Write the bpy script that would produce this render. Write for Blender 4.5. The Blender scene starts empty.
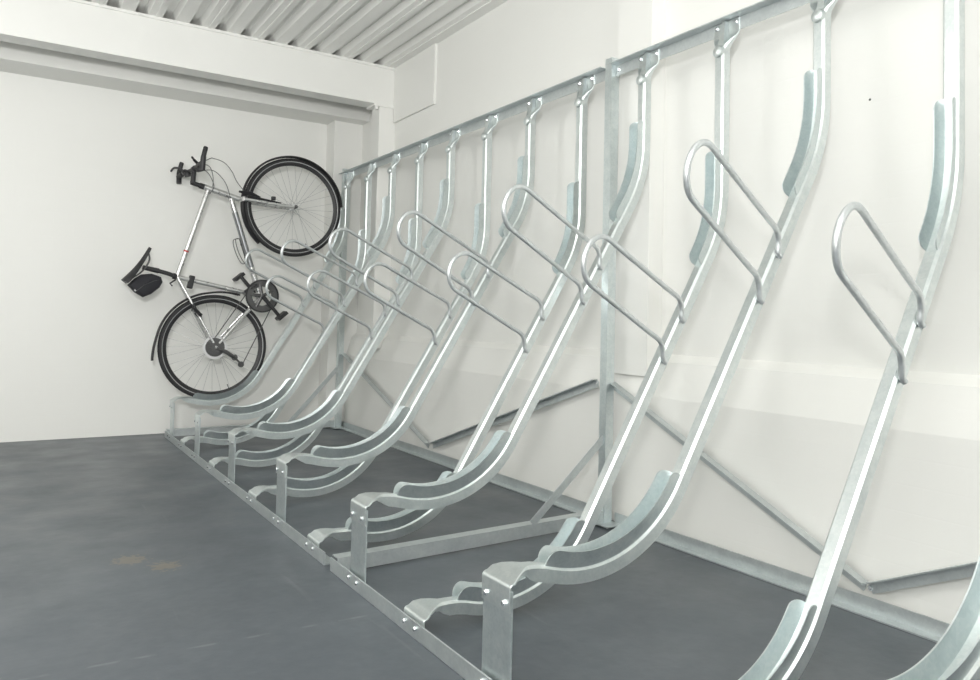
import bpy, bmesh, math, random
from mathutils import Vector, Matrix
random.seed(7)
COL = bpy.context.scene.collection
PI = math.pi

# ------------------------------------------------------------------ helpers
class MB:
    """collects geometry (shared vertices per shape) and links it as ONE mesh object"""
    def __init__(s): s.v = []; s.f = []; s.sm = []
    def add(s, vs, fs, smooth=False):
        b = len(s.v); s.v += [tuple(p) for p in vs]
        for f in fs: s.f.append([b + i for i in f]); s.sm.append(smooth)
    def box(s, x0, x1, y0, y1, z0, z1):
        vs = [(x, y, z) for x in (x0, x1) for y in (y0, y1) for z in (z0, z1)]
        s.add(vs, [(0,1,3,2),(4,6,7,5),(0,4,5,1),(2,3,7,6),(0,2,6,4),(1,5,7,3)])
    def bar(s, a, b, up, w, h):
        """rectangular bar from a to b; h along 'up', w across"""
        a, b, up = Vector(a), Vector(b), Vector(up); t = (b-a).normalized()
        u = (up - t*up.dot(t)).normalized(); c = t.cross(u)
        vs = [p + c*i*w/2 + u*j*h/2 for p in (a, b) for i, j in ((-1,-1),(1,-1),(1,1),(-1,1))]
        s.add(vs, [(3,2,1,0),(4,5,6,7),(0,1,5,4),(1,2,6,5),(2,3,7,6),(3,0,4,7)])
    def sweep(s, rings, closed=False, caps=True, smooth=True):
        n = len(rings[0]); m = len(rings); vs = [p for r in rings for p in r]; fs = []
        for i in range(m if closed else m-1):
            j = (i+1) % m
            for k in range(n):
                l = (k+1) % n
                fs.append((i*n+k, i*n+l, j*n+l, j*n+k))
        if caps and not closed:
            fs.append(tuple(range(n-1, -1, -1))); fs.append(tuple((m-1)*n+k for k in range(n)))
        s.add(vs, fs, smooth)
    def tube(s, pts, r, seg=8, closed=False, flat=1.0):
        pts = [Vector(p) for p in pts]; m = len(pts); rings = []; ref = None
        for i, p in enumerate(pts):
            if closed: t = pts[(i+1) % m] - pts[i-1]
            else: t = pts[min(i+1, m-1)] - pts[max(i-1, 0)]
            t.normalize()
            if ref is None: ref = Vector((0,1,0)) if abs(t.y) < .9 else Vector((0,0,1))
            u = (ref - t*ref.dot(t)).normalized(); c = t.cross(u); ref = u
            rr = r[i] if isinstance(r, (list, tuple)) else r
            rings.append([p + (u*math.cos(a)*flat + c*math.sin(a))*rr for a in [2*PI*k/seg for k in range(seg)]])
        s.sweep(rings, closed)
    def lathe(s, c, axis, prof, seg=32, closed=True):
        """prof: list of (radius, offset along axis)"""
        c, axis = Vector(c), Vector(axis).normalized()
        u = axis.orthogonal().normalized(); w = axis.cross(u)
        rings = [[c + axis*h + (u*math.cos(a) + w*math.sin(a))*r for a in [2*PI*k/seg for k in range(seg)]] for r, h in prof]
        if closed: s.sweep(rings, True)
        else: s.sweep(rings, False)
    def build(s, name, mat, parent=None, bevel=0, label=None):
        me = bpy.data.meshes.new(name); me.from_pydata(s.v, [], s.f); me.update()
        bm = bmesh.new(); bm.from_mesh(me); bmesh.ops.recalc_face_normals(bm, faces=bm.faces)
        bm.to_mesh(me); bm.free()
        for p, q in zip(me.polygons, s.sm): p.use_smooth = q
        if any(s.sm): me.set_sharp_from_angle(angle=math.radians(38))
        me.materials.append(mat)
        o = bpy.data.objects.new(name, me); COL.objects.link(o)
        if parent:
            o.parent = parent
            if parent.type == 'EMPTY': o.matrix_parent_inverse = Matrix.Translation(-chain_loc(parent))
        if bevel:
            md = o.modifiers.new('bevel', 'BEVEL'); md.width = bevel; md.segments = 2; md.limit_method = 'ANGLE'
        if label: o['label'] = label
        return o
def chain_loc(o):
    l = Vector((0,0,0))
    while o:
        l = l + o.location; o = o.parent
    return l
def thing(name, label, cat, loc=(0,0,0), group=None):
    o = bpy.data.objects.new(name, None); COL.objects.link(o); o.location = loc
    o.empty_display_size = .1; o['label'] = label; o['category'] = cat
    if group: o['group'] = group
    return o
def structure(o, label=None, cat=None):
    o['kind'] = 'structure'
    if label: o['label'] = label
    if cat: o['category'] = cat
    return o
def spline(pts, n=6):
    pts = [Vector(p) for p in pts]; out = []
    for i in range(len(pts)-1):
        p0 = pts[max(i-1,0)]; p1 = pts[i]; p2 = pts[i+1]; p3 = pts[min(i+2, len(pts)-1)]
        for k in range(n):
            t = k/n
            out.append(.5*((2*p1)+(p2-p0)*t+(2*p0-5*p1+4*p2-p3)*t*t+(3*p1-p0-3*p2+p3)*t**3))
    out.append(pts[-1]); return out

# ------------------------------------------------------------------ materials
def mat(name, col, rough=.5, metal=0., **k):
    m = bpy.data.materials.new(name); m.use_nodes = True; nt = m.node_tree
    b = nt.nodes['Principled BSDF']
    b.inputs['Base Color'].default_value = (*col, 1); b.inputs['Roughness'].default_value = rough
    b.inputs['Metallic'].default_value = metal
    return m
def noise_mat(name, stops, scale, rough=(.5,.5), metal=0., bump=0., bscale=None, kind='noise', stretch=(1,1,1), detail=4, spec=None):
    m = mat(name, stops[0][1], rough[0], metal); nt = m.node_tree; b = nt.nodes['Principled BSDF']
    tc = nt.nodes.new('ShaderNodeTexCoord'); mp = nt.nodes.new('ShaderNodeMapping'); mp.inputs['Scale'].default_value = stretch
    nt.links.new(tc.outputs['Object'], mp.inputs['Vector'])
    if kind == 'voronoi':
        t = nt.nodes.new('ShaderNodeTexVoronoi'); t.inputs['Scale'].default_value = scale
        sep = nt.nodes.new('ShaderNodeSeparateColor'); nt.links.new(t.outputs['Color'], sep.inputs[0])
        n2 = nt.nodes.new('ShaderNodeTexNoise'); n2.inputs['Scale'].default_value = scale*.16; n2.inputs['Detail'].default_value = 3
        nt.links.new(mp.outputs[0], n2.inputs['Vector'])
        mx = nt.nodes.new('ShaderNodeMath'); mx.operation = 'MULTIPLY_ADD'; mx.inputs[1].default_value = .22
        nt.links.new(sep.outputs[0], mx.inputs[0])
        m2 = nt.nodes.new('ShaderNodeMath'); m2.operation = 'MULTIPLY'; m2.inputs[1].default_value = .78
        nt.links.new(n2.outputs['Fac'], m2.inputs[0]); nt.links.new(m2.outputs[0], mx.inputs[2]); fac = mx.outputs[0]
    else:
        t = nt.nodes.new('ShaderNodeTexNoise'); t.inputs['Scale'].default_value = scale; t.inputs['Detail'].default_value = detail
        fac = t.outputs['Fac']
    nt.links.new(mp.outputs[0], t.inputs['Vector'])
    cr = nt.nodes.new('ShaderNodeValToRGB'); el = cr.color_ramp.elements
    el[0].position, el[0].color = stops[0][0], (*stops[0][1], 1); el[1].position, el[1].color = stops[-1][0], (*stops[-1][1], 1)
    for p, c in stops[1:-1]:
        e = el.new(p); e.color = (*c, 1)
    nt.links.new(fac, cr.inputs[0]); nt.links.new(cr.outputs[0], b.inputs['Base Color'])
    mr = nt.nodes.new('ShaderNodeMapRange'); mr.inputs['From Min'].default_value = .3; mr.inputs['From Max'].default_value = .7
    mr.inputs['To Min'].default_value, mr.inputs['To Max'].default_value = rough
    nt.links.new(fac, mr.inputs['Value']); nt.links.new(mr.outputs[0], b.inputs['Roughness'])
    if bump:
        n3 = nt.nodes.new('ShaderNodeTexNoise'); n3.inputs['Scale'].default_value = bscale or scale; n3.inputs['Detail'].default_value = 4
        nt.links.new(mp.outputs[0], n3.inputs['Vector'])
        bp = nt.nodes.new('ShaderNodeBump'); bp.inputs['Strength'].default_value = bump; bp.inputs['Distance'].default_value = .01
        nt.links.new(n3.outputs['Fac'], bp.inputs['Height']); nt.links.new(bp.outputs[0], b.inputs['Normal'])
    if spec is not None: b.inputs['Specular IOR Level'].default_value = spec
    return m
GALV = noise_mat('galvanised_steel', [(.2,(.64,.70,.70)),(.5,(.72,.77,.77)),(.8,(.80,.84,.83))], 150, (.33,.37), .92, 0, 80, 'voronoi')
GALVP = noise_mat('galvanised_plate', [(.2,(.60,.66,.67)),(.5,(.68,.74,.745)),(.8,(.77,.81,.81))], 150, (.35,.39), .92, 0, 70, 'voronoi')
ANGLE = noise_mat('galvanised_angle_iron', [(.2,(.54,.58,.59)),(.8,(.68,.72,.72))], 120, (.38,.5), .8, 0, 60, 'voronoi')
ROD = noise_mat('galvanised_rod', [(.3,(.64,.67,.68)),(.7,(.74,.77,.78))], 60, (.36,.42), .85)
ZINC = mat('zinc_bolt', (.85,.88,.9), .25, 1.)
def paint(name, col, brick=True, bump=.25):
    m = noise_mat(name, [(.3,tuple(c*.985 for c in col)),(.7,col)], 3.0, (.5,.6), 0., 0); nt = m.node_tree; b = nt.nodes['Principled BSDF']
    if brick:   # faint block coursing and roller texture under the paint
        geo = nt.nodes.new('ShaderNodeNewGeometry'); sx = nt.nodes.new('ShaderNodeSeparateXYZ'); nt.links.new(geo.outputs['Position'], sx.inputs[0])
        ad = nt.nodes.new('ShaderNodeMath'); nt.links.new(sx.outputs['X'], ad.inputs[0]); nt.links.new(sx.outputs['Y'], ad.inputs[1])
        cb = nt.nodes.new('ShaderNodeCombineXYZ'); nt.links.new(ad.outputs[0], cb.inputs[0]); nt.links.new(sx.outputs['Z'], cb.inputs[1])
        bt = nt.nodes.new('ShaderNodeTexBrick'); bt.inputs['Scale'].default_value = 1; bt.inputs['Brick Width'].default_value = .225
        bt.inputs['Row Height'].default_value = .075; bt.inputs['Mortar Size'].default_value = .004; bt.inputs['Mortar Smooth'].default_value = .9
        bt.inputs['Color1'].default_value = (1,1,1,1); bt.inputs['Color2'].default_value = (.93,.93,.93,1); bt.inputs['Mortar'].default_value = (.55,.55,.55,1)
        nt.links.new(cb.outputs[0], bt.inputs['Vector'])
        n3 = nt.nodes.new('ShaderNodeTexNoise'); n3.inputs['Scale'].default_value = 55; n3.inputs['Detail'].default_value = 5
        nt.links.new(geo.outputs['Position'], n3.inputs['Vector'])
        mm = nt.nodes.new('ShaderNodeMath'); mm.operation = 'MULTIPLY_ADD'; mm.inputs[1].default_value = .4
        nt.links.new(n3.outputs['Fac'], mm.inputs[0]); nt.links.new(bt.outputs['Color'], mm.inputs[2])
        bp = nt.nodes.new('ShaderNodeBump'); bp.inputs['Strength'].default_value = bump; bp.inputs['Distance'].default_value = .003
        nt.links.new(mm.outputs[0], bp.inputs['Height']); nt.links.new(bp.outputs[0], b.inputs['Normal'])
    return m
WALL = paint('white_painted_brick', (.84,.84,.81), True, .10)
PLINTH = paint('white_painted_plinth', (.76,.77,.76), True, .06)
SMOOTH = paint('white_painted_steel', (.84,.84,.81), False)
DECK = paint('white_ceiling_deck', (.88,.88,.85), False)
# grey painted concrete floor with worn patches, scuffs and ochre stains
def floor_mat():
    m = mat('grey_painted_concrete', (.12,.13,.14), .4); nt = m.node_tree; b = nt.nodes['Principled BSDF']
    g = nt.nodes.new('ShaderNodeNewGeometry')
    def noise(sc, det, stretch=None):
        n = nt.nodes.new('ShaderNodeTexNoise'); n.inputs['Scale'].default_value = sc; n.inputs['Detail'].default_value = det
        if stretch:
            mp = nt.nodes.new('ShaderNodeMapping'); mp.inputs['Scale'].default_value = stretch[0]; mp.inputs['Rotation'].default_value = (0,0,stretch[1])
            nt.links.new(g.outputs['Position'], mp.inputs[0]); nt.links.new(mp.outputs[0], n.inputs['Vector'])
        else: nt.links.new(g.outputs['Position'], n.inputs['Vector'])
        return n
    def ramp(src, stops):
        r = nt.nodes.new('ShaderNodeValToRGB'); e = r.color_ramp.elements
        e[0].position, e[0].color = stops[0]; e[1].position, e[1].color = stops[1]
        for s in stops[2:]:
            x = e.new(s[0]); x.color = s[1]
        nt.links.new(src, r.inputs[0]); return r
    def mix(f, a, c2):
        x = nt.nodes.new('ShaderNodeMix'); x.data_type = 'RGBA'
        nt.links.new(f, x.inputs[0]); nt.links.new(a, x.inputs[6])
        if isinstance(c2, tuple): x.inputs[7].default_value = c2
        else: nt.links.new(c2, x.inputs[7])
        return x.outputs[2]
    base = ramp(noise(1.1, 6).outputs['Fac'], [(.3,(.068,.080,.093,1)),(.7,(.096,.111,.127,1))])
    fine = ramp(noise(26, 8).outputs['Fac'], [(.35,(0,0,0,1)),(.75,(.35,.35,.35,1))])
    c = mix(fine.outputs[0], base.outputs[0], (.125,.139,.149,1))
    scr = ramp(noise(2.2, 9, ((9,.7,1), .5)).outputs['Fac'], [(.66,(0,0,0,1)),(.74,(.3,.3,.3,1))])
    c = mix(scr.outputs[0], c, (.19,.20,.205,1))
    # ochre marks at two spots
    for (x, y, r) in ((.373,2.744,.038),(.462,2.628,.034)):
        d = nt.nodes.new('ShaderNodeVectorMath'); d.operation = 'DISTANCE'; d.inputs[1].default_value = (x, y, 0)
        nt.links.new(g.outputs['Position'], d.inputs[0])
        n = noise(60, 6)
        a = nt.nodes.new('ShaderNodeMath'); a.operation = 'MULTIPLY_ADD'; a.inputs[1].default_value = -.16; nt.links.new(n.outputs['Fac'], a.inputs[0]); nt.links.new(d.outputs['Value'], a.inputs[2])
        k = ramp(a.outputs[0], [(0,(.26,.26,.26,1)),(.012,(0,0,0,1))])
        ad = nt.nodes.new('ShaderNodeMath'); ad.inputs[1].default_value = .080-r; nt.links.new(a.outputs[0], ad.inputs[0]); nt.links.new(ad.outputs[0], k.inputs[0])
        c = mix(k.outputs[0], c, (.36,.28,.15,1))
    # faint scuffed joint running across the slab
    sp = nt.nodes.new('ShaderNodeSeparateXYZ'); nt.links.new(g.outputs['Position'], sp.inputs[0])
    u = nt.nodes.new('ShaderNodeMath'); u.operation = 'MULTIPLY_ADD'; u.inputs[1].default_value = .04; nt.links.new(sp.outputs['X'], u.inputs[0]); nt.links.new(sp.outputs['Y'], u.inputs[2])
    u2 = nt.nodes.new('ShaderNodeMath'); u2.operation = 'SUBTRACT'; u2.inputs[1].default_value = 1.974; nt.links.new(u.outputs[0], u2.inputs[0])
    u3 = nt.nodes.new('ShaderNodeMath'); u3.operation = 'ABSOLUTE'; nt.links.new(u2.outputs[0], u3.inputs[0])
    k = ramp(u3.outputs[0], [(.002,(1,1,1,1)),(.007,(0,0,0,1))])
    n = ramp(noise(14, 6).outputs['Fac'], [(.5,(0,0,0,1)),(.62,(.3,.3,.3,1))])
    mu = nt.nodes.new('ShaderNodeMath'); mu.operation = 'MULTIPLY'; nt.links.new(k.outputs[0], mu.inputs[0]); nt.links.new(n.outputs[0], mu.inputs[1])
    c = mix(mu.outputs[0], c, (.30,.31,.30,1))
    nt.links.new(c, b.inputs['Base Color'])
    rr = ramp(noise(3.5, 5).outputs['Fac'], [(.3,(.30,.30,.30,1)),(.75,(.5,.5,.5,1))]); nt.links.new(rr.outputs[0], b.inputs['Roughness'])
    bp = nt.nodes.new('ShaderNodeBump'); bp.inputs['Strength'].default_value = .15; bp.inputs['Distance'].default_value = .004
    nt.links.new(noise(30, 6).outputs['Fac'], bp.inputs['Height']); nt.links.new(bp.outputs[0], b.inputs['Normal'])
    return m
FLOOR = floor_mat()
BLACK = mat('black_plastic', (.018,.018,.02), .45)
RUBBER = noise_mat('black_rubber', [(.3,(.016,.016,.017)),(.7,(.028,.028,.03))], 120, (.6,.75))
REFL = mat('reflective_sidewall_band', (.42,.43,.43), .4)
BIKE = noise_mat('brushed_silver_frame', [(.3,(.60,.60,.60)),(.7,(.70,.70,.69))], 30, (.25,.33), .85)
ALU = mat('aluminium', (.72,.72,.72), .3, .9)
STEELD = mat('dark_steel', (.12,.12,.12), .4, .8)
SPOKE = mat('stainless_spoke', (.42,.43,.43), .4, .6)
CABLE = mat('grey_cable_housing', (.13,.13,.13), .45)
RED = mat('red_decal', (.5,.05,.05), .4)
FABRIC = noise_mat('black_nylon_bag', [(.3,(.012,.012,.016)),(.7,(.024,.024,.03))], 200, (.7,.85), 0, .3, 300)
LENS = mat('clear_reflector', (.75,.75,.75), .15)

# ------------------------------------------------------------------ room
RX = 2.21       # face of the right wall
CZ = 2.532      # underside of the ceiling deck
BY = 5.507      # back wall
LX, FY = -3.2, -3.6
def slab(name, m, *b):
    q = MB(); q.box(*b); return structure(q.build(name, m))
slab('floor', FLOOR, LX, RX+.2, FY, BY+.2, -.1, 0)
slab('wall_back', WALL, LX, RX+.2, BY, BY+.15, 0, CZ+.25)
slab('wall_left', WALL, LX-.15, LX, FY, BY+.15, 0, CZ+.25)
slab('wall_front', WALL, LX, RX+.2, FY-.15, FY, 0, CZ+.25)
q = MB()    # right wall: thick plinth, sloping ledge, upper face
prof = [(2.128,0),(2.131,.525),(2.172,.66),(RX,.69),(RX,CZ+.25),(RX+.2,CZ+.25),(RX+.2,0)]
q.sweep([[(x, y, z) for x, z in prof] for y in (FY, BY)], smooth=False)
structure(q.build('wall_right', WALL))
q = MB(); pr = []; per = .1472; k = 0   # trapezoidal deck ribs running along Y
x = 2.027 - 35*per
pr.append((LX-.1, CZ))
while x < RX - .08:
    pr += [(x, CZ), (x+.006, CZ+.036), (x+.052, CZ+.036), (x+.072, CZ)]
    if k % 2: pr += [(x+.108, CZ), (x+.109, CZ-.004), (x+.124, CZ-.004), (x+.125, CZ)]
    x += per; k += 1
pr.append((RX, CZ))
loop = pr + [(RX, CZ+.12), (LX-.1, CZ+.12)]
q.sweep([[(x, y, z) for x, z in loop] for y in (FY, BY)], smooth=False)
structure(q.build('ceiling', DECK))
# steel beam across the room under the deck, lintel behind it, pillars
slab('trim_1', SMOOTH, LX, RX, 4.77, 4.905, 2.264, CZ)
slab('trim_2', SMOOTH, LX, RX, 5.22, BY, 2.257, CZ)
q = MB(); q.box(LX, RX, 4.760, 4.77, CZ-.016, CZ); structure(q.build('trim_3', SMOOTH))
q = MB(); q.box(2.092, RX+.01, 4.775, 4.895, .60, 2.25); q.box(2.05, RX, 4.765, 4.90, 2.250, 2.264)
for yy in (4.76,): q.lathe((2.07, 4.775, 2.238), (0,0,1), [(.001,-.012),(.013,-.012),(.013,.012),(.001,.012)], 8, False)
structure(q.build('trim_4', SMOOTH))
slab('trim_5', WALL, 1.990, RX, 5.345, BY, 0, 2.257)
q = MB(); q.box(2.132, RX+.01, 2.205, 2.405, .60, CZ); structure(q.build('trim_6', SMOOTH))
slab('trim_7', WALL, RX-.016, RX, 4.18, 4.77, 2.150, CZ)

# ------------------------------------------------------------------ bike stands
Yk = lambda k: 5.1865 - .38*k
XV = 2.022
SLOPE = math.radians(58.7)
def spine(high):
    R = .338; cx, cz = (1.147,.586) if high else (1.163,.388)
    st = []      # stations: x, z, half width, wall depth
    base = .258 if high else .058
    # flattened front tab: bent down and bolted, then fanning in to the channel
    b0 = base-.062 if high else .010
    xt = .908
    st += [(xt, b0, .0555, .0042), (xt, base-.012, .0555, .0042)]
    for a in (20, 45, 70): st.append((xt+.010*(1-math.cos(math.radians(a))), base-.012+.010*math.sin(math.radians(a)), .0555, .0042))
    st += [(xt+.012, base-.0015, .0550, .0042), (.931, base+.0085, .051, .005), (.948, base+.0140, .041, .008), (.966, base+.0162, .029, .016), (.984, base+.0155, .0203, .028)]
    a0 = math.acos((1.06-cx)/R); z0 = cz - R*math.sin(a0)
    zc = base+.0155
    for i, x in enumerate((1.005, 1.03)):
        t = (x-.984)/.076; h = zc*(1-t)**2*(1+2*t) + z0*(3*t*t-2*t**3) + (-.26)*.076*(t**3-t*t)
        st.append((x, h, .0195, .036))
    A = -a0; B = -(PI/2 - SLOPE); n = 26; arc = []
    for i in range(n+1):
        p = A + (B-A)*i/n; st.append((cx+R*math.cos(p), cz+R*math.sin(p), .0195, .036))
    x1, z1 = st[-1][:2]; m = math.tan(SLOPE); zi = z1 + m*(XV-x1); RB = .46; T = RB*math.tan((PI/2-SLOPE)/2)
    bx, bz = XV - T*math.cos(SLOPE), zi - T*math.sin(SLOPE)
    for i in range(1, 9): st.append((x1+(bx-x1)*i/9, z1+(bz-z1)*i/9, .0195, .036))
    ccx, ccz = XV-RB, zi+T
    for i in range(13):
        p = B*(1-i/12); st.append((ccx+RB*math.cos(p), ccz+RB*math.sin(p), .0195, .036))
    for z in (1.59, 1.65, 1.70, 1.735): st.append((XV, z, .0195, .036))
    st += [(XV+.002, 1.752, .0205, .033), (XV+.009, 1.768, .025, .024), (XV+.020, 1.786, .039, .013), (XV+.033, 1.800, .051, .006), (XV+.038, 1.811, .055, .0042), (XV+.038, 1.859, .055, .0042)]
    return st
def frames(st):
    out = []; s = 0
    for i, q in enumerate(st):
        a = st[max(i-1,0)]; b = st[min(i+1,len(st)-1)]; tx, tz = b[0]-a[0], b[1]-a[1]; l = math.hypot(tx, tz); tx /= l; tz /= l
        if i: s += math.hypot(q[0]-st[i-1][0], q[1]-st[i-1][1])
        out.append((q[0], q[1], -tz, tx, q[2], q[3], s))
    return out
def at_s(fr, s):
    for a, b in zip(fr, fr[1:]):
        if a[6] <= s <= b[6]:
            t = (s-a[6])/(b[6]-a[6]) if b[6] > a[6] else 0
            return tuple(u+(v-u)*t for u, v in zip(a, b))
    return fr[-1]
def s_of(fr, key):
    return min(fr, key=key)[6]
def channel_mb(fr):
    q = MB(); rings = []
    for x, z, nx, nz, w, d, s in fr:
        th = .0035; c = min(.0066, d*.26); wl = max(d, th+.0001)
        sec = [(-w,-wl),(-w,-c),(-w+c,0),(w-c,0),(w,-c),(w,-wl),
               (w-th,-wl),(w-th,-min(c+th*.4,wl)),(w-c-th*.4,-th),(-w+c+th*.4,-th),(-w+th,-min(c+th*.4,wl)),(-w+th,-wl)]
        rings.append([(x+nx*n, y, z+nz*n) for y, n in sec])
    q.sweep(rings); return q
def cheek_mb(fr, s0, s1, side, h=.037):
    q = MB(); rings = []; N = max(12, int((s1-s0)/.014)); r = .026
    ss = [s0+r*(1-math.cos(a*PI/12)) for a in range(0,7)] + [s0+r+(s1-s0-2*r)*i/N for i in range(1,N)] + [s1-r+r*math.sin(a*PI/12) for a in range(0,7)]
    for s in ss:
        x, z, nx, nz, w, d, _ = at_s(fr, s)
        e = min(s-s0, s1-s); k = 1 if e >= r else math.sqrt(max(0, 1-((r-e)/r)**2))
        t = .004 + (h-.004)*k; f = lambda n: .0150 + .0090*n/.036
        sec = [(f(0)-.0028,-.0012),(f(0),-.0012),(f(t*.5),t*.5),(f(t),t),(f(t)-.0028,t),(f(t*.5)-.0028,t*.5)]
        rings.append([(x+nx*n, side*y, z+nz*n) for y, n in sec])
    q.sweep(rings); return q
def bolt_mb(p, axis, r=.008, h=.006):
    q = MB(); q.lathe(p, axis, [(.0001,h),(r*.7,h),(r,h*.6),(r,0),(.0001,0)], 6, False)
    return q
def hoop_points(e1, e2, tip):
    e1, e2, tip = Vector(e1), Vector(e2), Vector(tip)
    b1 = e1+Vector((-.012,-.006,.052)); b2 = e2+Vector((-.006,-.006,.055))
    d = (tip-(b1+b2)/2).normalized(); w = b2-b1; w = w-d*w.dot(d); r0 = w.length/2; w.normalize(); r = r0*.93; c = tip-d*r
    pts = [e1+Vector((.012,0,-.012)), e1, e1+(b1-e1)*.6, b1+(c-w*r-b1)*.045]
    for t in (.2,.45,.7,.9): pts.append(b1+(c-w*r-b1)*t)
    for a in range(0, 181, 20): pts.append(c - w*r*math.cos(math.radians(a)) + d*r*math.sin(math.radians(a)))
    for t in (.9,.7,.45,.2,.045): pts.append(b2+(c+w*r-b2)*t)
    return pts + [e2+(b2-e2)*.6, e2, e2+Vector((.012,0,-.012))]
HOOP_H = hoop_points((1.730,-.0282,.886), (1.807,-.0282,1.015), (1.303,-.168,1.190))
HOOP_L = hoop_points((1.752,-.0282,.698), (1.830,-.0282,.829), (1.343,-.135,1.006))
def make_stand(high, y, label, group):
    fr = frames(spine(high))
    root = thing('bike_stand', label, 'bike stand', (0, y, 0), group)
    base = .258 if high else .058
    def B(q, n, m, par=root, **k):
        for i, v in enumerate(q.v): q.v[i] = (v[0], v[1]+y, v[2])
        return q.build(n, m, par, **k)
    B(channel_mb(fr), 'channel', GALV)
    s_a = s_of(fr, lambda f: abs(f[0]-1.02)+ (f[1] > .5)*9); tg = (1.147 if high else 1.163)+.338*math.sin(SLOPE)
    s_t = s_of(fr, lambda f: abs(f[0]-tg)+(f[1] > .6)*9)
    bz = 1.384 if high else 1.152
    s_b = s_of(fr, lambda f: abs(f[1]-bz)+(f[0] < 1.8)*9)
    for sd in (-1, 1):
        B(cheek_mb(fr, s_a, s_t+(.022 if high else .012), sd), 'lower_wheel_guard', GALVP)
        B(cheek_mb(fr, s_b-(.215 if high else .165), s_b+(.205 if high else .25), sd, .034), 'upper_wheel_guard', GALVP)
    hp = HOOP_H if high else HOOP_L
    q = MB(); q.tube(spline(hp, 4), .0080, 12); B(q, 'locking_hoop', ROD)
    q = MB()       # pressed end of the channel below the top fixing
    q.lathe((XV-.002, 0, 1.745), (-1,0,0), [(.0215,-.010),(.0212,.000),(.0185,.0055),(.0110,.0090),(.0002,.0100)], 20, False)
    B(q, 'pressed_end', GALV)
    q = MB()       # folded ridge running from the pressed end up between the two bolts
    q.sweep([[(XV+.037, -w_, z), (XV+f_, -w_*.7, z), (XV+f_, w_*.7, z), (XV+.037, w_, z)] for z, w_, f_ in ((1.752,.0195,.008),(1.775,.018,.010),(1.800,.014,.015),(1.825,.011,.020),(1.856,.010,.023))], smooth=False)
    B(q, 'top_ridge', GALV)
    for sy in (-.042, .042): B(bolt_mb((XV+.038, sy, 1.845), (-1,0,0), .0075), 'top_bolt', ZINC)
    if high:
        q = MB(); q.box(.9128, .9178, -.0555, .0555, .007, .247-.006); B(q, 'foot_post', GALVP, bevel=.001)
        for sy in (-.036, .036): B(bolt_mb((.908, sy, base-.045), (-1,0,0), .0075), 'tab_bolt', ZINC)
    for sy in (-.03, .03): B(bolt_mb((.8995, sy, .027), (-1,0,0), .0065), 'foot_bolt', ZINC)
    return root
names = [
 'raised galvanised bike stand holding the silver bicycle near the back wall',
 'low galvanised bike stand beside the one holding the bicycle, second from the back wall',
 'raised galvanised bike stand third from the back wall, first empty raised one',
 'low galvanised bike stand fourth from the back wall',
 'raised galvanised bike stand fifth from the back wall, second empty raised one',
 'low galvanised bike stand sixth from the back wall',
 'raised galvanised bike stand seventh from the back wall, third empty raised one',
 'low galvanised bike stand just beyond the tall post that splits the rack',
 'raised galvanised bike stand in front of the narrow wall pillar, beside the tall post',
 'low galvanised bike stand whose short front tab is nearest on the floor rail',
 'raised galvanised bike stand with the largest fully visible front post, near the picture centre',
 'low galvanised bike stand with the large hoop standing alone at the right',
 'nearest raised bike stand, only its curved channel showing in the lower right corner']
DY = {}
for k in range(13):
    hi = k % 2 == 0
    make_stand(hi, Yk(k) + DY.get(k, 0), names[k], 'semi-vertical bike stands bolted in a row along the right wall')

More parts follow.
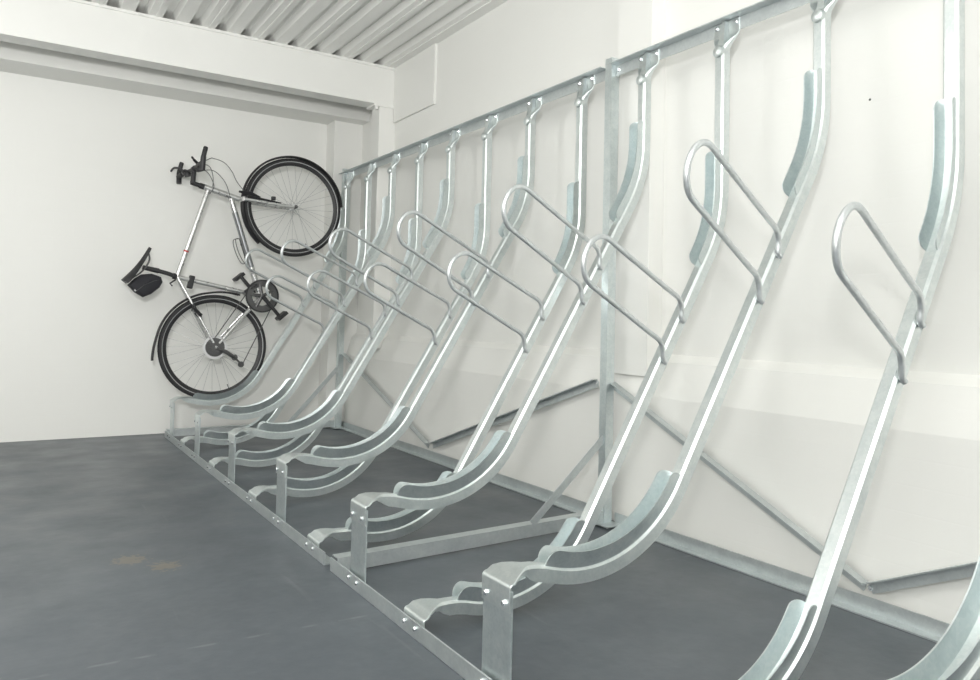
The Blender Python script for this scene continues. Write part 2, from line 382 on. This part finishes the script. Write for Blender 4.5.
# ------------------------------------------------------------------ rack frame (two bolted modules)
def prism_y(q, prof, y0, y1): q.sweep([[(x, y, z) for x, z in prof] for y in (y0, y1)], smooth=False)
def angle_bar(q, a, b, n, up, w=.035, t=.004):
    """L section from a to b: flat leg facing n, other leg along n at the upper edge"""
    a, b, n = Vector(a), Vector(b), Vector(n); d = (b-a).normalized(); u = (Vector(up)-d*Vector(up).dot(d)).normalized()
    sec = [(0,-w/2),(0,w/2),(w,w/2),(w,w/2-t),(t,w/2-t),(t,-w/2)]
    q.sweep([[p+n*c+u*e for c, e in sec] for p in (a, b)], smooth=False)
def frame(label, y0, y1, posts, cross, braces, gussets):
    r = thing('rack_frame', label, 'bike rack frame', (1.45, (y0+y1)/2, 0), 'bolted frames under the bike stands')
    q = MB(); prism_y(q, [(.900,.001),(.900,.042),(.9045,.042),(.9045,.0055),(.942,.0055),(.942,.001)], y0, y1); q.build('front_floor_rail', ANGLE, r)
    q = MB(); prism_y(q, [(2.060,.001),(2.060,.0055),(2.0955,.0055),(2.0955,.046),(2.100,.046),(2.100,.001)], y0, y1); q.build('rear_floor_rail', ANGLE, r)
    q = MB(); prism_y(q, [(2.026,1.861),(2.026,1.865),(2.069,1.865),(2.069,1.818),(2.0648,1.818),(2.0648,1.861)], y0, y1); q.build('top_rail', ANGLE, r)
    for y in posts:
        q = MB(); q.sweep([[(2.042+c, y+e, z) for c, e in ((0,0),(0,.040),(.005,.040),(.005,.005),(.040,.005),(.040,0))] for z in (.0095, 1.893)], smooth=False); q.build('upright_post', GALVP, r)
        q = MB(); q.box(2.01, 2.094, y-.055, y+.048, .0056, .0095); q.build('base_plate', ANGLE, r)
        for s_ in (-.016,): bolt_mb((2.0648, y+s_, 1.84), (-1,0,0), .0085).build('frame_bolt', ZINC, r)
    for (ya, yb) in cross:
        q = MB(); a, b = Vector((.905, ya, .030)), Vector((2.055, yb, .030)); q.bar(a, b, (0,0,1), .005, .046)
        q.bar(a+Vector((0,.0225,.0212)), b+Vector((0,.0225,.0212)), (0,0,1), .040, .0036); q.build('cross_beam', ANGLE, r)
    for a, b, s_ in braces:
        q = MB(); angle_bar(q, (2.0945, *a), (2.0945, *b), (-1,0,0), (0,0,s_), .032)
        q.build('diagonal_brace', ANGLE, r)
        bolt_mb((2.0943, a[0], a[1]), (-1,0,0), .009, .008).build('frame_bolt', ZINC, r)
    for a, b in gussets:
        q = MB(); q.bar(a, b, (0,0,1), .004, .030); q.build('stay_bar', ANGLE, r)
    return r
frame('far bolted galvanised frame of the bike rack, from the back wall to the tall post', 2.392, 5.335, (5.265,), ((5.30,5.30),),
      (((5.27,.53),(3.93,.075),1), ((2.45,.556),(3.88,.082),1)), (((2.045,5.27,.44),(1.70,5.27,.06)),))
frame('near bolted galvanised frame of the bike rack, from the tall post towards the viewer', .10, 2.336, (2.338, .105), ((2.285,2.345),(.13,.13)),
      (((2.350,.555),(1.270,.075),1), ((1.255,.075),(.16,.60),1)), (((2.046,2.352,.345),(1.68,2.325,.055)),))

# ------------------------------------------------------------------ bicycle
BYC = Yk(0)
bike = thing('bicycle', 'silver bicycle with black mudguards hung front wheel up at the back wall', 'bicycle', (1.146, BYC, .249))
def P(x, z, y=0):
    return Vector((x + .033*max(0, z-1.0), BYC+y, z + .018*max(0,min(1,(z-.585)/.35)) + .020*max(0,z-.95)))
RH = Vector((1.152,BYC,.591)); FH = Vector((1.650,BYC,1.557)); BB = P(1.441,.917); SC = P(.910,1.019)
HT = P(1.035,1.602); HB = P(1.253,1.549); TT = P(1.061,1.588); DT = P(1.208,1.545); CR = P(1.283,1.545)
def wheel(name, c, hubw, label=None):
    root = MB(); R = .3415
    # tyre is the wheel's carcass; rim, spokes, hub are its sub-parts
    prof = [(R-.0185+.0185*math.cos(a), .0180*math.sin(a)) for a in [2*PI*k/14 for k in range(14)]]
    root.lathe(c, (0,1,0), prof, 72); t = root.build(name, RUBBER, bike)
    q = MB(); q.lathe(c, (0,1,0), [(.3105,-.0125),(.3105,.0125),(.300,.0115),(.290,.005),(.290,-.005),(.300,-.0115)], 72); q.build('rim', BLACK, t, label='black rim')
    q = MB()
    for s_ in (-1,1): q.lathe(c, (0,1,0), [(.3135,s_*.0164),(.3180,s_*.0187),(.3180,s_*.0179),(.3135,s_*.0156)], 72)
    q.build('reflective_band', REFL, t)
    q = MB()
    q.lathe(c, (0,1,0), [(.0003,-hubw/2-.006),(.006,-hubw/2-.006),(.006,-hubw/2),(.010,-.036),(.022,-.034),(.022,-.030),(.012,-.026),(.012,.026),(.022,.030),(.022,.034),(.010,.036),(.006,hubw/2),(.0003,hubw/2)], 20, False)
    q.build('hub', ALU, t)
    q = MB()
    for i in range(32):
        s_ = 1 if i % 2 else -1; a = 2*PI*i/32; b = a + (.9 if (i//2) % 2 else -.9)
        p0 = c + Vector((math.cos(b)*.020, s_*.032, math.sin(b)*.020)); p1 = c + Vector((math.cos(a)*.292, s_*.002, math.sin(a)*.292))
        q.tube([p0, p1], .0011, 5)
    q.build('spokes', SPOKE, t)
    q = MB(); a = -1.2; q.tube([c+Vector((math.cos(a)*.291,0,math.sin(a)*.291)), c+Vector((math.cos(a)*.262,0,math.sin(a)*.262))], .0028, 6); q.build('valve', BLACK, t)
    return t
rw = wheel('rear_wheel', RH, .135); fw = wheel('front_wheel', FH, .10)
q = MB()
for i in range(8):
    rr = .061 - .0046*i; q.lathe(RH+Vector((0,-.040-.0045*i,0)), (0,-1,0), [(.012,0),(rr,0),(rr,.0022),(.012,.0022)], 24)
q.build('cassette', STEELD, bike)
q = MB(); q.lathe(RH+Vector((0,-.037,0)), (0,-1,0), [(.030,0),(.077,0),(.077,.0015),(.030,.0015)], 28); q.build('spoke_protector', LENS, bike)
# frame: one welded mesh
q = MB()
q.tube([HT, HB], .0195, 14); q.tube([TT, SC], [.0155]*2, 14); q.tube([DT, BB], .0185, 14); q.tube([SC+(SC-BB)*.03, BB], .0150, 14)
q.lathe(BB, (0,1,0), [(.0005,-.036),(.022,-.036),(.022,.036),(.0005,.036)], 18, False)
for s_ in (-1,1):
    q.tube([BB+Vector((-.01,s_*.018,-.012)), BB*.75+RH*.25+Vector((0,s_*.032,0)), RH+Vector((.012,s_*.062,.016)), RH+Vector((0,s_*.064,0))], [.0135,.0125,.0085,.007], 10)
    q.tube([SC+Vector((0,s_*.012,0)), SC*.7+RH*.3+Vector((0,s_*.034,0)), RH+Vector((0,s_*.064,.004))], [.0085,.0085,.0075], 10)
fr_o = q.build('bike_frame', BIKE, bike)
q = MB(); d = (SC-TT).normalized(); q.tube([TT+d*.425, TT+d*.436], .0157, 14); q.build('frame_decal', RED, fr_o)
q = MB(); q.tube([DT*.30+BB*.70+Vector((0,0,0)), DT*.86+BB*.14], .0189, 14); q.build('down_tube_panel', mat('grey_tube_decal', (.30,.31,.32), .35, .6), fr_o)
# fork
q = MB(); q.tube([HB, CR], .018, 14); q.tube([CR+Vector((0,-.052,0)), CR+Vector((-.006,-.03,0)), CR+Vector((-.010,0,0)), CR+Vector((-.006,.03,0)), CR+Vector((0,.052,0))], .0165, 12)
for s_ in (-1,1):
    q.tube([CR+Vector((0,s_*.052,0)), CR*.4+FH*.6+Vector((0,s_*.054,-.004)), FH+Vector((-.02,s_*.054,-.004)), FH+Vector((0,s_*.053,0))], [.0150,.0125,.009,.008], 12)
q.build('fork', BIKE, bike)
q = MB()
for s_ in (-1,1): q.lathe(FH+Vector((0,s_*.058,0)), (0,s_,0), [(.0003,.010),(.010,.010),(.013,0),(.0003,0)], 12, False)
q.tube([FH+Vector((.004,-.064,-.004)), FH+Vector((-.02,-.072,-.022))], [.005,.003], 8); q.build('quick_release', STEELD, bike)
# headset, stem, handlebar
q = MB(); ax = (HT-HB).normalized(); ST = HT+ax*.085
q.tube([HT, ST], .0150, 14); q.tube([HT, HT+ax*.03], .0185, 14)
CL = P(.967,1.708); q.tube([ST-ax*.012, CL], [.0165,.0150], 12); q.lathe(CL, (0,1,0), [(.0005,-.026),(.021,-.026),(.021,.026),(.0005,.026)], 14, False)
q.build('stem', BLACK, bike)
q = MB(); hb = [P(.955,1.700,-.29), P(.960,1.712,-.16), P(.966,1.710,-.05), CL, P(.964,1.710,.05), P(.945,1.710,.16), P(.925,1.698,.29)]
q.tube(spline(hb, 5), .0115, 12); hbar = q.build('handlebar', BLACK, bike)
for s_ in (-1,1):
    P_ = P; P = (lambda x, z, y=0, s_=s_: P_(x+(.016 if s_ < 0 else -.014), z-(0 if s_ < 0 else .003), y))
    q = MB(); q.tube([P(.9395,1.700,s_*.295), P(.9475,1.706,s_*.20)], .0165, 12); q.build('grip', RUBBER, hbar)
    q = MB(); q.tube(spline([P(.944,1.655,s_*.292), P(.9425,1.700,s_*.300), P(.944,1.745,s_*.304), P(.954,1.800,s_*.300)], 5), [.017]*5+[.0165]*5+[.0145]*5+[.012], 12, flat=.8); q.build('bar_end', BLACK, hbar)
    q = MB(); q.tube(spline([P(.950,1.712,s_*.15), P(.915,1.735,s_*.17), P(.893,1.742,s_*.22), P(.885,1.728,s_*.27)], 5), [.009]*6+[.0065]*10, 8)
    q.lathe(P(.952,1.711,s_*.155), (0,1,0), [(.012,-.014),(.019,-.014),(.019,.014),(.012,.014)], 12); q.build('brake_lever', BLACK, hbar)
    q = MB(); q.lathe(P(.962,1.695,s_*.115), (.3,0,-1), [(.0005,.02),(.020,.018),(.024,.0),(.018,-.016),(.0005,-.018)], 14, False); q.build('gear_shifter', BLACK, hbar); P = P_
# cables
def cable(pts, name='cable', r=.0026, par=None, m=None):
    q = MB(); q.tube(spline(pts, 6), r, 7); return q.build(name, m or CABLE, par or bike)
cable([P(.962,1.715,-.14), P(1.037,1.769,-.10), P(1.070,1.779,-.07), P(1.142,1.767,-.04), P(1.196,1.718,-.03), P(1.232,1.657,-.03), P(1.275,1.602,-.045)])
cable([P(.965,1.700,.13), P(1.028,1.716,.06), P(1.087,1.711,-.01), P(1.151,1.650,-.035), P(1.187,1.576,-.035), P(1.215,1.49,-.024), P(1.262,1.364,-.022), P(1.33,1.19,-.021)])
cable([P(.965,1.70,-.10), P(1.035,1.690,-.06), P(1.080,1.640,-.03), P(1.091,1.602,-.02), P(1.07,1.560,-.02)])
cable([P(.96,1.70,.16), P(1.02,1.755,.12), P(1.06,1.752,.05), P(1.085,1.70,.02), P(1.092,1.61,.022), P(1.05,1.53,.02)])
# saddle, post
q = MB(); q.tube([SC+(SC-BB).normalized()*.005, P(.858,1.036), P(.800,1.050)], .0135, 12); q.tube([P(.800,1.050), P(.705,1.068)], [.0165,.014], 12); q.build('seat_post', BLACK, bike)
q = MB(); q.lathe(SC+(SC-BB).normalized()*.014, (SC-BB), [(.014,-.012),(.0195,-.012),(.0195,.012),(.014,.012)], 16); q.tube([SC+Vector((-.012,-.024,-.02)), SC+Vector((-.045,-.028,-.045)), SC+Vector((-.03,-.026,-.06))], .005, 8); q.build('seat_clamp', BLACK, bike)
def saddle():
    q = MB(); nose, tail = P(.742,1.190), P(.612,.972); d = (tail-nose); L = d.length; d.normalize(); up = Vector((-d.z,0,d.x)) if -d.z < 0 else Vector((d.z,0,-d.x))
    if up.x > 0: up = -up
    rings = []
    for i in range(15):
        t = i/14; w = .016 + .058*max(0,(t-.28)/.72)**1.25*(1 if t < .9 else 1-(t-.9)*3.2); w = max(w,.010)
        if i == 0: w = .010
        h = .012+.010*t; c = nose+d*L*t + up*(-.012*math.sin(t*PI)+.006*t)
        rings.append([c + Vector((0,1,0))*w*math.cos(a) + up*(h*math.sin(a) if math.sin(a) > 0 else h*.75*math.sin(a)) - up*(.25*w*math.cos(a)**2) for a in [2*PI*k/14 for k in range(14)]])
    q.sweep(rings); sd = q.build('saddle', BLACK, bike)
    q = MB()
    for s_ in (-1,1): q.tube(spline([nose+d*.035-up*.012+Vector((0,s_*.006,0)), nose+d*.075-up*.040+Vector((0,s_*.018,0)), nose+d*.15-up*.042+Vector((0,s_*.022,0)), nose+d*.225-up*.016+Vector((0,s_*.030,0))], 5), .0036, 8)
    q.build('saddle_rails', STEELD, sd)
saddle()
# crankset: chainrings, arms, pedals
q = MB()
for rr, yy in ((.103,-.050),(.084,-.043)):
    q.lathe(BB+Vector((0,yy,0)), (0,-1,0), [(rr-.020,0),(rr,0),(rr,.003),(rr-.020,.003)], 40)
    for i in range(34):
        a = 2*PI*i/34; c = BB+Vector((math.cos(a)*rr, yy-.0015, math.sin(a)*rr)); q.bar(c-Vector((math.cos(a),0,math.sin(a)))*.002, c+Vector((math.cos(a),0,math.sin(a)))*.004, (0,1,0), .004, .0028)
for i in range(5):
    a = 2*PI*i/5+.5; q.tube([BB+Vector((0,-.052,0)), BB+Vector((math.cos(a)*.082,-.050,math.sin(a)*.082))], [.012,.008], 8, flat=.4)
q.build('chainring', STEELD, bike)
q = MB(); q.lathe(BB+Vector((0,-.056,0)), (0,-1,0), [(.101,0),(.111,0),(.111,.004),(.101,.004)], 40); q.build('chain_guard', BLACK, bike)
cd = (P(1.585,.760)-BB); cd.y = 0; cd.normalize()
def crank(s_):
    y = s_*.062; e = BB - cd*s_*.172 + Vector((0,s_*.070,0)) ; q = MB()
    q.tube([BB+Vector((0,y,0)), (BB+e)*.5+Vector((0,y*.5+.0,0)), e], [.0155,.0125,.012], 10, flat=.65)
    c = q.build('crank_arm', BLACK, bike)
    q = MB(); pc = e+Vector((0,s_*.055,0)); u = cd.copy(); v = Vector((-u.z,0,u.x))
    q.tube([e, e+Vector((0,s_*.10,0))], .006, 8)
    q.bar(pc-v*.038+Vector((0,-.0,0)), pc+v*.038, (0,1,0), .022, .082); q.build('pedal', BLACK, bike, bevel=.004)
    return c
crank(-1); crank(1)
# chain runs and derailleurs
J1, J2 = RH+Vector((.122,-.058,-.066)), RH+Vector((.165,-.056,-.112))
q = MB(); y1 = -.060
def off(c, d, r): return c + Vector((-d.z,0,d.x))*r
A_, B_ = BB+Vector((0,-.052,0)), RH+Vector((0,-.058,0)); dd = (B_-A_).normalized()
pts_top = [off(A_, dd, -.094), off(B_, dd, -.040)]; pts_bot = [off(A_, dd, .094), J2+Vector((.012,0,.006))]
q.bar(pts_top[0], pts_top[1], (0,1,0), .006, .005); q.bar(pts_bot[0], pts_bot[1], (0,1,0), .006, .005)
q.bar(J1, J2, (0,1,0), .006, .004); q.bar(J1, RH+Vector((.03,-.058,-.024)), (0,1,0), .006, .005)
q.build('chain', STEELD, bike)
q = MB(); q.tube([RH+Vector((.010,-.068,-.012)), RH+Vector((.055,-.085,-.025)), RH+Vector((.105,-.078,-.058)), J1], [.009,.012,.013,.008], 8); q.tube([J1+Vector((0,-.008,0)), J2+Vector((0,-.008,0))], .0065, 8, flat=.5)
for j in (J1, J2): q.lathe(j, (0,1,0), [(.004,-.004),(.020,-.004),(.020,.004),(.004,.004)], 12)
q.build('rear_derailleur', STEELD, bike)
q = MB(); c = SC*.16+BB*.84; q.tube([c+Vector((-.015,-.02,.005)), c+Vector((.02,-.05,.045)), c+Vector((.05,-.052,.06))], [.016,.012,.006], 8); q.lathe(c, (SC-BB), [(.0155,-.012),(.020,-.012),(.020,.012),(.0155,.012)], 14); q.build('front_derailleur', BLACK, bike)
# mudguards
def guard(c, a0, a1, r=.356, name='mudguard', tail=None):
    q = MB(); rings = []; n = 40; pts = []
    for i in range(n+1):
        a = math.radians(a0+(a1-a0)*i/n); rr = r
        pts.append((a, rr))
    for i, (a, rr) in enumerate(pts):
        if tail and i > n-8: rr += (i-(n-8))**1.5*.0011
        if tail and i < 10: rr += (10-i)**1.3*.0012
        sec = []
        for j in range(9):
            b = math.radians(-78+156*j/8); sec.append((rr-.012+.016*math.cos(b), .0235*math.sin(b)))
        sec2 = [(rr-.012+.0135*math.cos(math.radians(-78+156*j/8)), .0215*math.sin(math.radians(-78+156*j/8))) for j in range(8,-1,-1)]
        rings.append([c+Vector((math.cos(a)*u, w, math.sin(a)*u)) for u, w in sec+sec2])
    q.sweep(rings); return q.build(name, BLACK, bike)
guard(FH, 6, 229, .356, 'front_mudguard')
guard(RH, 66, 193, .357, 'rear_mudguard', tail=True)
# brakes
q = MB()
for s_ in (-1,1):
    q.tube([CR+Vector((.012,s_*.034,.010)), CR+Vector((.030,s_*.044,.035)), CR+Vector((.022,s_*.040,.085))], [.011,.010,.007], 8)
    q.tube([CR+Vector((.045,s_*.036,.020)), CR+Vector((.085,s_*.030,.030))], [.010,.008], 8)
q.tube([CR+Vector((-.035,-.050,.046)), CR+Vector((.04,-.048,.040)), CR+Vector((.105,-.046,.018))], [.007,.016,.010], 8)
q.tube([CR+Vector((.02,-.058,.016)), CR+Vector((.10,-.060,.010)), CR+Vector((.245,-.060,-.004))], [.013,.009,.004], 8)
q.build('front_brake', BLACK, bike)
q = MB(); q.box(CR.x+.175, CR.x+.203, BYC-.078, BYC-.058, CR.z+.008, CR.z+.034); q.build('wheel_sensor', BLACK, bike, bevel=.004)
rb = SC*.52+RH*.48
q = MB()
for s_ in (-1,1):
    q.tube([rb+Vector((.0,s_*.044,.0)), rb+Vector((-.014,s_*.050,.030)), rb+Vector((-.035,s_*.030,.052))], [.011,.010,.006], 8)
    q.tube([rb+Vector((.010,s_*.030,-.012)), rb+Vector((.034,s_*.028,-.040))], [.010,.007], 8)
q.tube([rb+Vector((-.02,-.055,.02)), rb+Vector((.03,-.052,-.03))], [.012,.012], 8)
q.tube([rb+Vector((-.035,-.030,.052)), rb+Vector((-.035,.030,.052))], .006, 8)
q.tube([rb+Vector((.0,-.044,.0)), rb+Vector((-.02,-.055,.02))], .010, 8)
q.build('rear_brake', BLACK, bike)
# seat-tube light, bottle cage
c = SC*.835+BB*.165
q = MB(); dv = (BB-SC).normalized(); nv = Vector((-dv.z,0,dv.x)); nv = nv if nv.z > 0 else -nv
q.bar(c+nv*.030, c-nv*.055, (0,1,0), .034, .034); q.build('frame_light', BLACK, bike, bevel=.006)
def cage(a, b, sgn, name):
    d = (b-a).normalized(); n = Vector((-d.z,0,d.x))*sgn; q = MB()
    for s_ in (-1,1): q.tube(spline([a+n*.020, a+n*.045+Vector((0,s_*.034,0)), (a+b)*.5+n*.062+Vector((0,s_*.036,0)), b+n*.055+Vector((0,s_*.030,0)), b+n*.020], 5), .0026, 7)
    q.tube([a+n*.021, b+n*.021], .004, 7)
    for s_ in (a*.8+b*.2, a*.25+b*.75): q.tube([s_, s_+n*.026], .0055, 8)
    q.build(name, STEELD, bike)
cage(DT*.36+BB*.64, DT*.60+BB*.40, 1, 'bottle_cage')
# saddle bag (hangs from the saddle)
def bag():
    poly = [(.628,.955),(.668,.912),(.715,.884),(.760,.905),(.805,.945),(.822,.980),(.812,1.012),(.760,1.030),(.700,1.022),(.664,.995)]
    poly = [(x, z+.019) for x, z in poly]
    cx = sum(p[0] for p in poly)/len(poly); cz = sum(p[1] for p in poly)/len(poly); q = MB(); rings = []
    for yy, k in ((-.048,.72),(-.043,.90),(-.030,1.0),(0,1.03),(.030,1.0),(.043,.90),(.048,.72)):
        rings.append([Vector((cx+(x-cx)*k, BYC+yy, cz+(z-cz)*k)) for x, z in poly])
    q.sweep(rings); r = thing('saddle_bag', 'black nylon wedge bag strapped under the bicycle saddle', 'bag', (cx, BYC, .903))
    b = q.build('bag_body', FABRIC, r)
    q = MB(); q.tube([Vector((.672,BYC-.046,.937)), Vector((.712,BYC-.049,.974)), Vector((.770,BYC-.049,1.004)), Vector((.800,BYC-.044,1.012))], .0028, 6); q.build('zip', STEELD, r)
    q = MB(); q.bar((.660,BYC-.046,.945), (.668,BYC-.046,.937), (0,1,0), .008, .006); q.build('reflective_tab', LENS, r)
bag()

# small screw left in the right wall
q = MB(); q.lathe((RX, 1.335, 1.512), (-1,0,0), [(.0003,.003),(.0022,.003),(.0038,.0008),(.0038,-.001),(.0003,-.001)], 12, False)
o = q.build('screw_head', STEELD); o['label'] = 'tiny dark screw head alone on the white right wall, above the largest hoop'; o['category'] = 'screw'

# ------------------------------------------------------------------ camera
cam = bpy.data.cameras.new('camera'); co = bpy.data.objects.new('camera', cam); COL.objects.link(co)
M = [[0.841862827385091, -0.04032860470134118, -0.538182667418808], [-0.5391955819127765, -0.020108345734897004, -0.8419404841659226], [0.02313232182299681, 0.9989841130241506, -0.03867347427408731]]
co.matrix_world = Matrix(((M[0][0],M[0][1],M[0][2],0),(M[1][0],M[1][1],M[1][2],0),(M[2][0],M[2][1],M[2][2],.80703),(0,0,0,1)))
cam.sensor_width = 36; cam.sensor_fit = 'HORIZONTAL'; cam.lens = 27.96295; cam.shift_x = -.003744; cam.shift_y = -.050062; cam.clip_start = .02
bpy.context.scene.camera = co

# ------------------------------------------------------------------ lights
def light(kind, name, loc, e, col=(1,1,1), rot=None, **k):
    l = bpy.data.lights.new(name, kind); l.energy = e; l.color = col
    for a, v in k.items(): setattr(l, a, v)
    o = bpy.data.objects.new(name, l); COL.objects.link(o); o.location = loc
    if rot is not None: o.rotation_euler = rot
    return o
fl = light('AREA', 'camera_flash', (-.06,-.02,1.12), 12, (1,.99,.97), shape='DISK', size=.13)
fl.rotation_euler = (Vector((1.25,2.4,.85))-fl.location).to_track_quat('-Z','Y').to_euler()
for i, (x, y) in enumerate(((-1.9,3.3),(.5,-1.5),(-2.0,-.6))):
    light('POINT', 'soft_fill_light', (x, y, 2.15), (38, 60, 38)[i], (1,.995,.98), shadow_soft_size=.45)  # unseen soft fill lights, added to brighten the room and rack
fb = light('AREA', 'bounced_flash', (-.25,-.15,1.35), 92, (1,.995,.98), shape='DISK', size=.35)
fb.rotation_euler = (Vector((-.7,1.0,2.5))-fb.location).to_track_quat('-Z','Y').to_euler()
w = bpy.data.worlds.new('world'); bpy.context.scene.world = w; w.use_nodes = True
w.node_tree.nodes['Background'].inputs[0].default_value = (.8,.8,.8,1); w.node_tree.nodes['Background'].inputs[1].default_value = .3
vs = bpy.context.scene.view_settings
vs.view_transform = 'Standard'; vs.look = 'None'; vs.gamma = 1; vs.use_curve_mapping = False; vs.exposure = .31
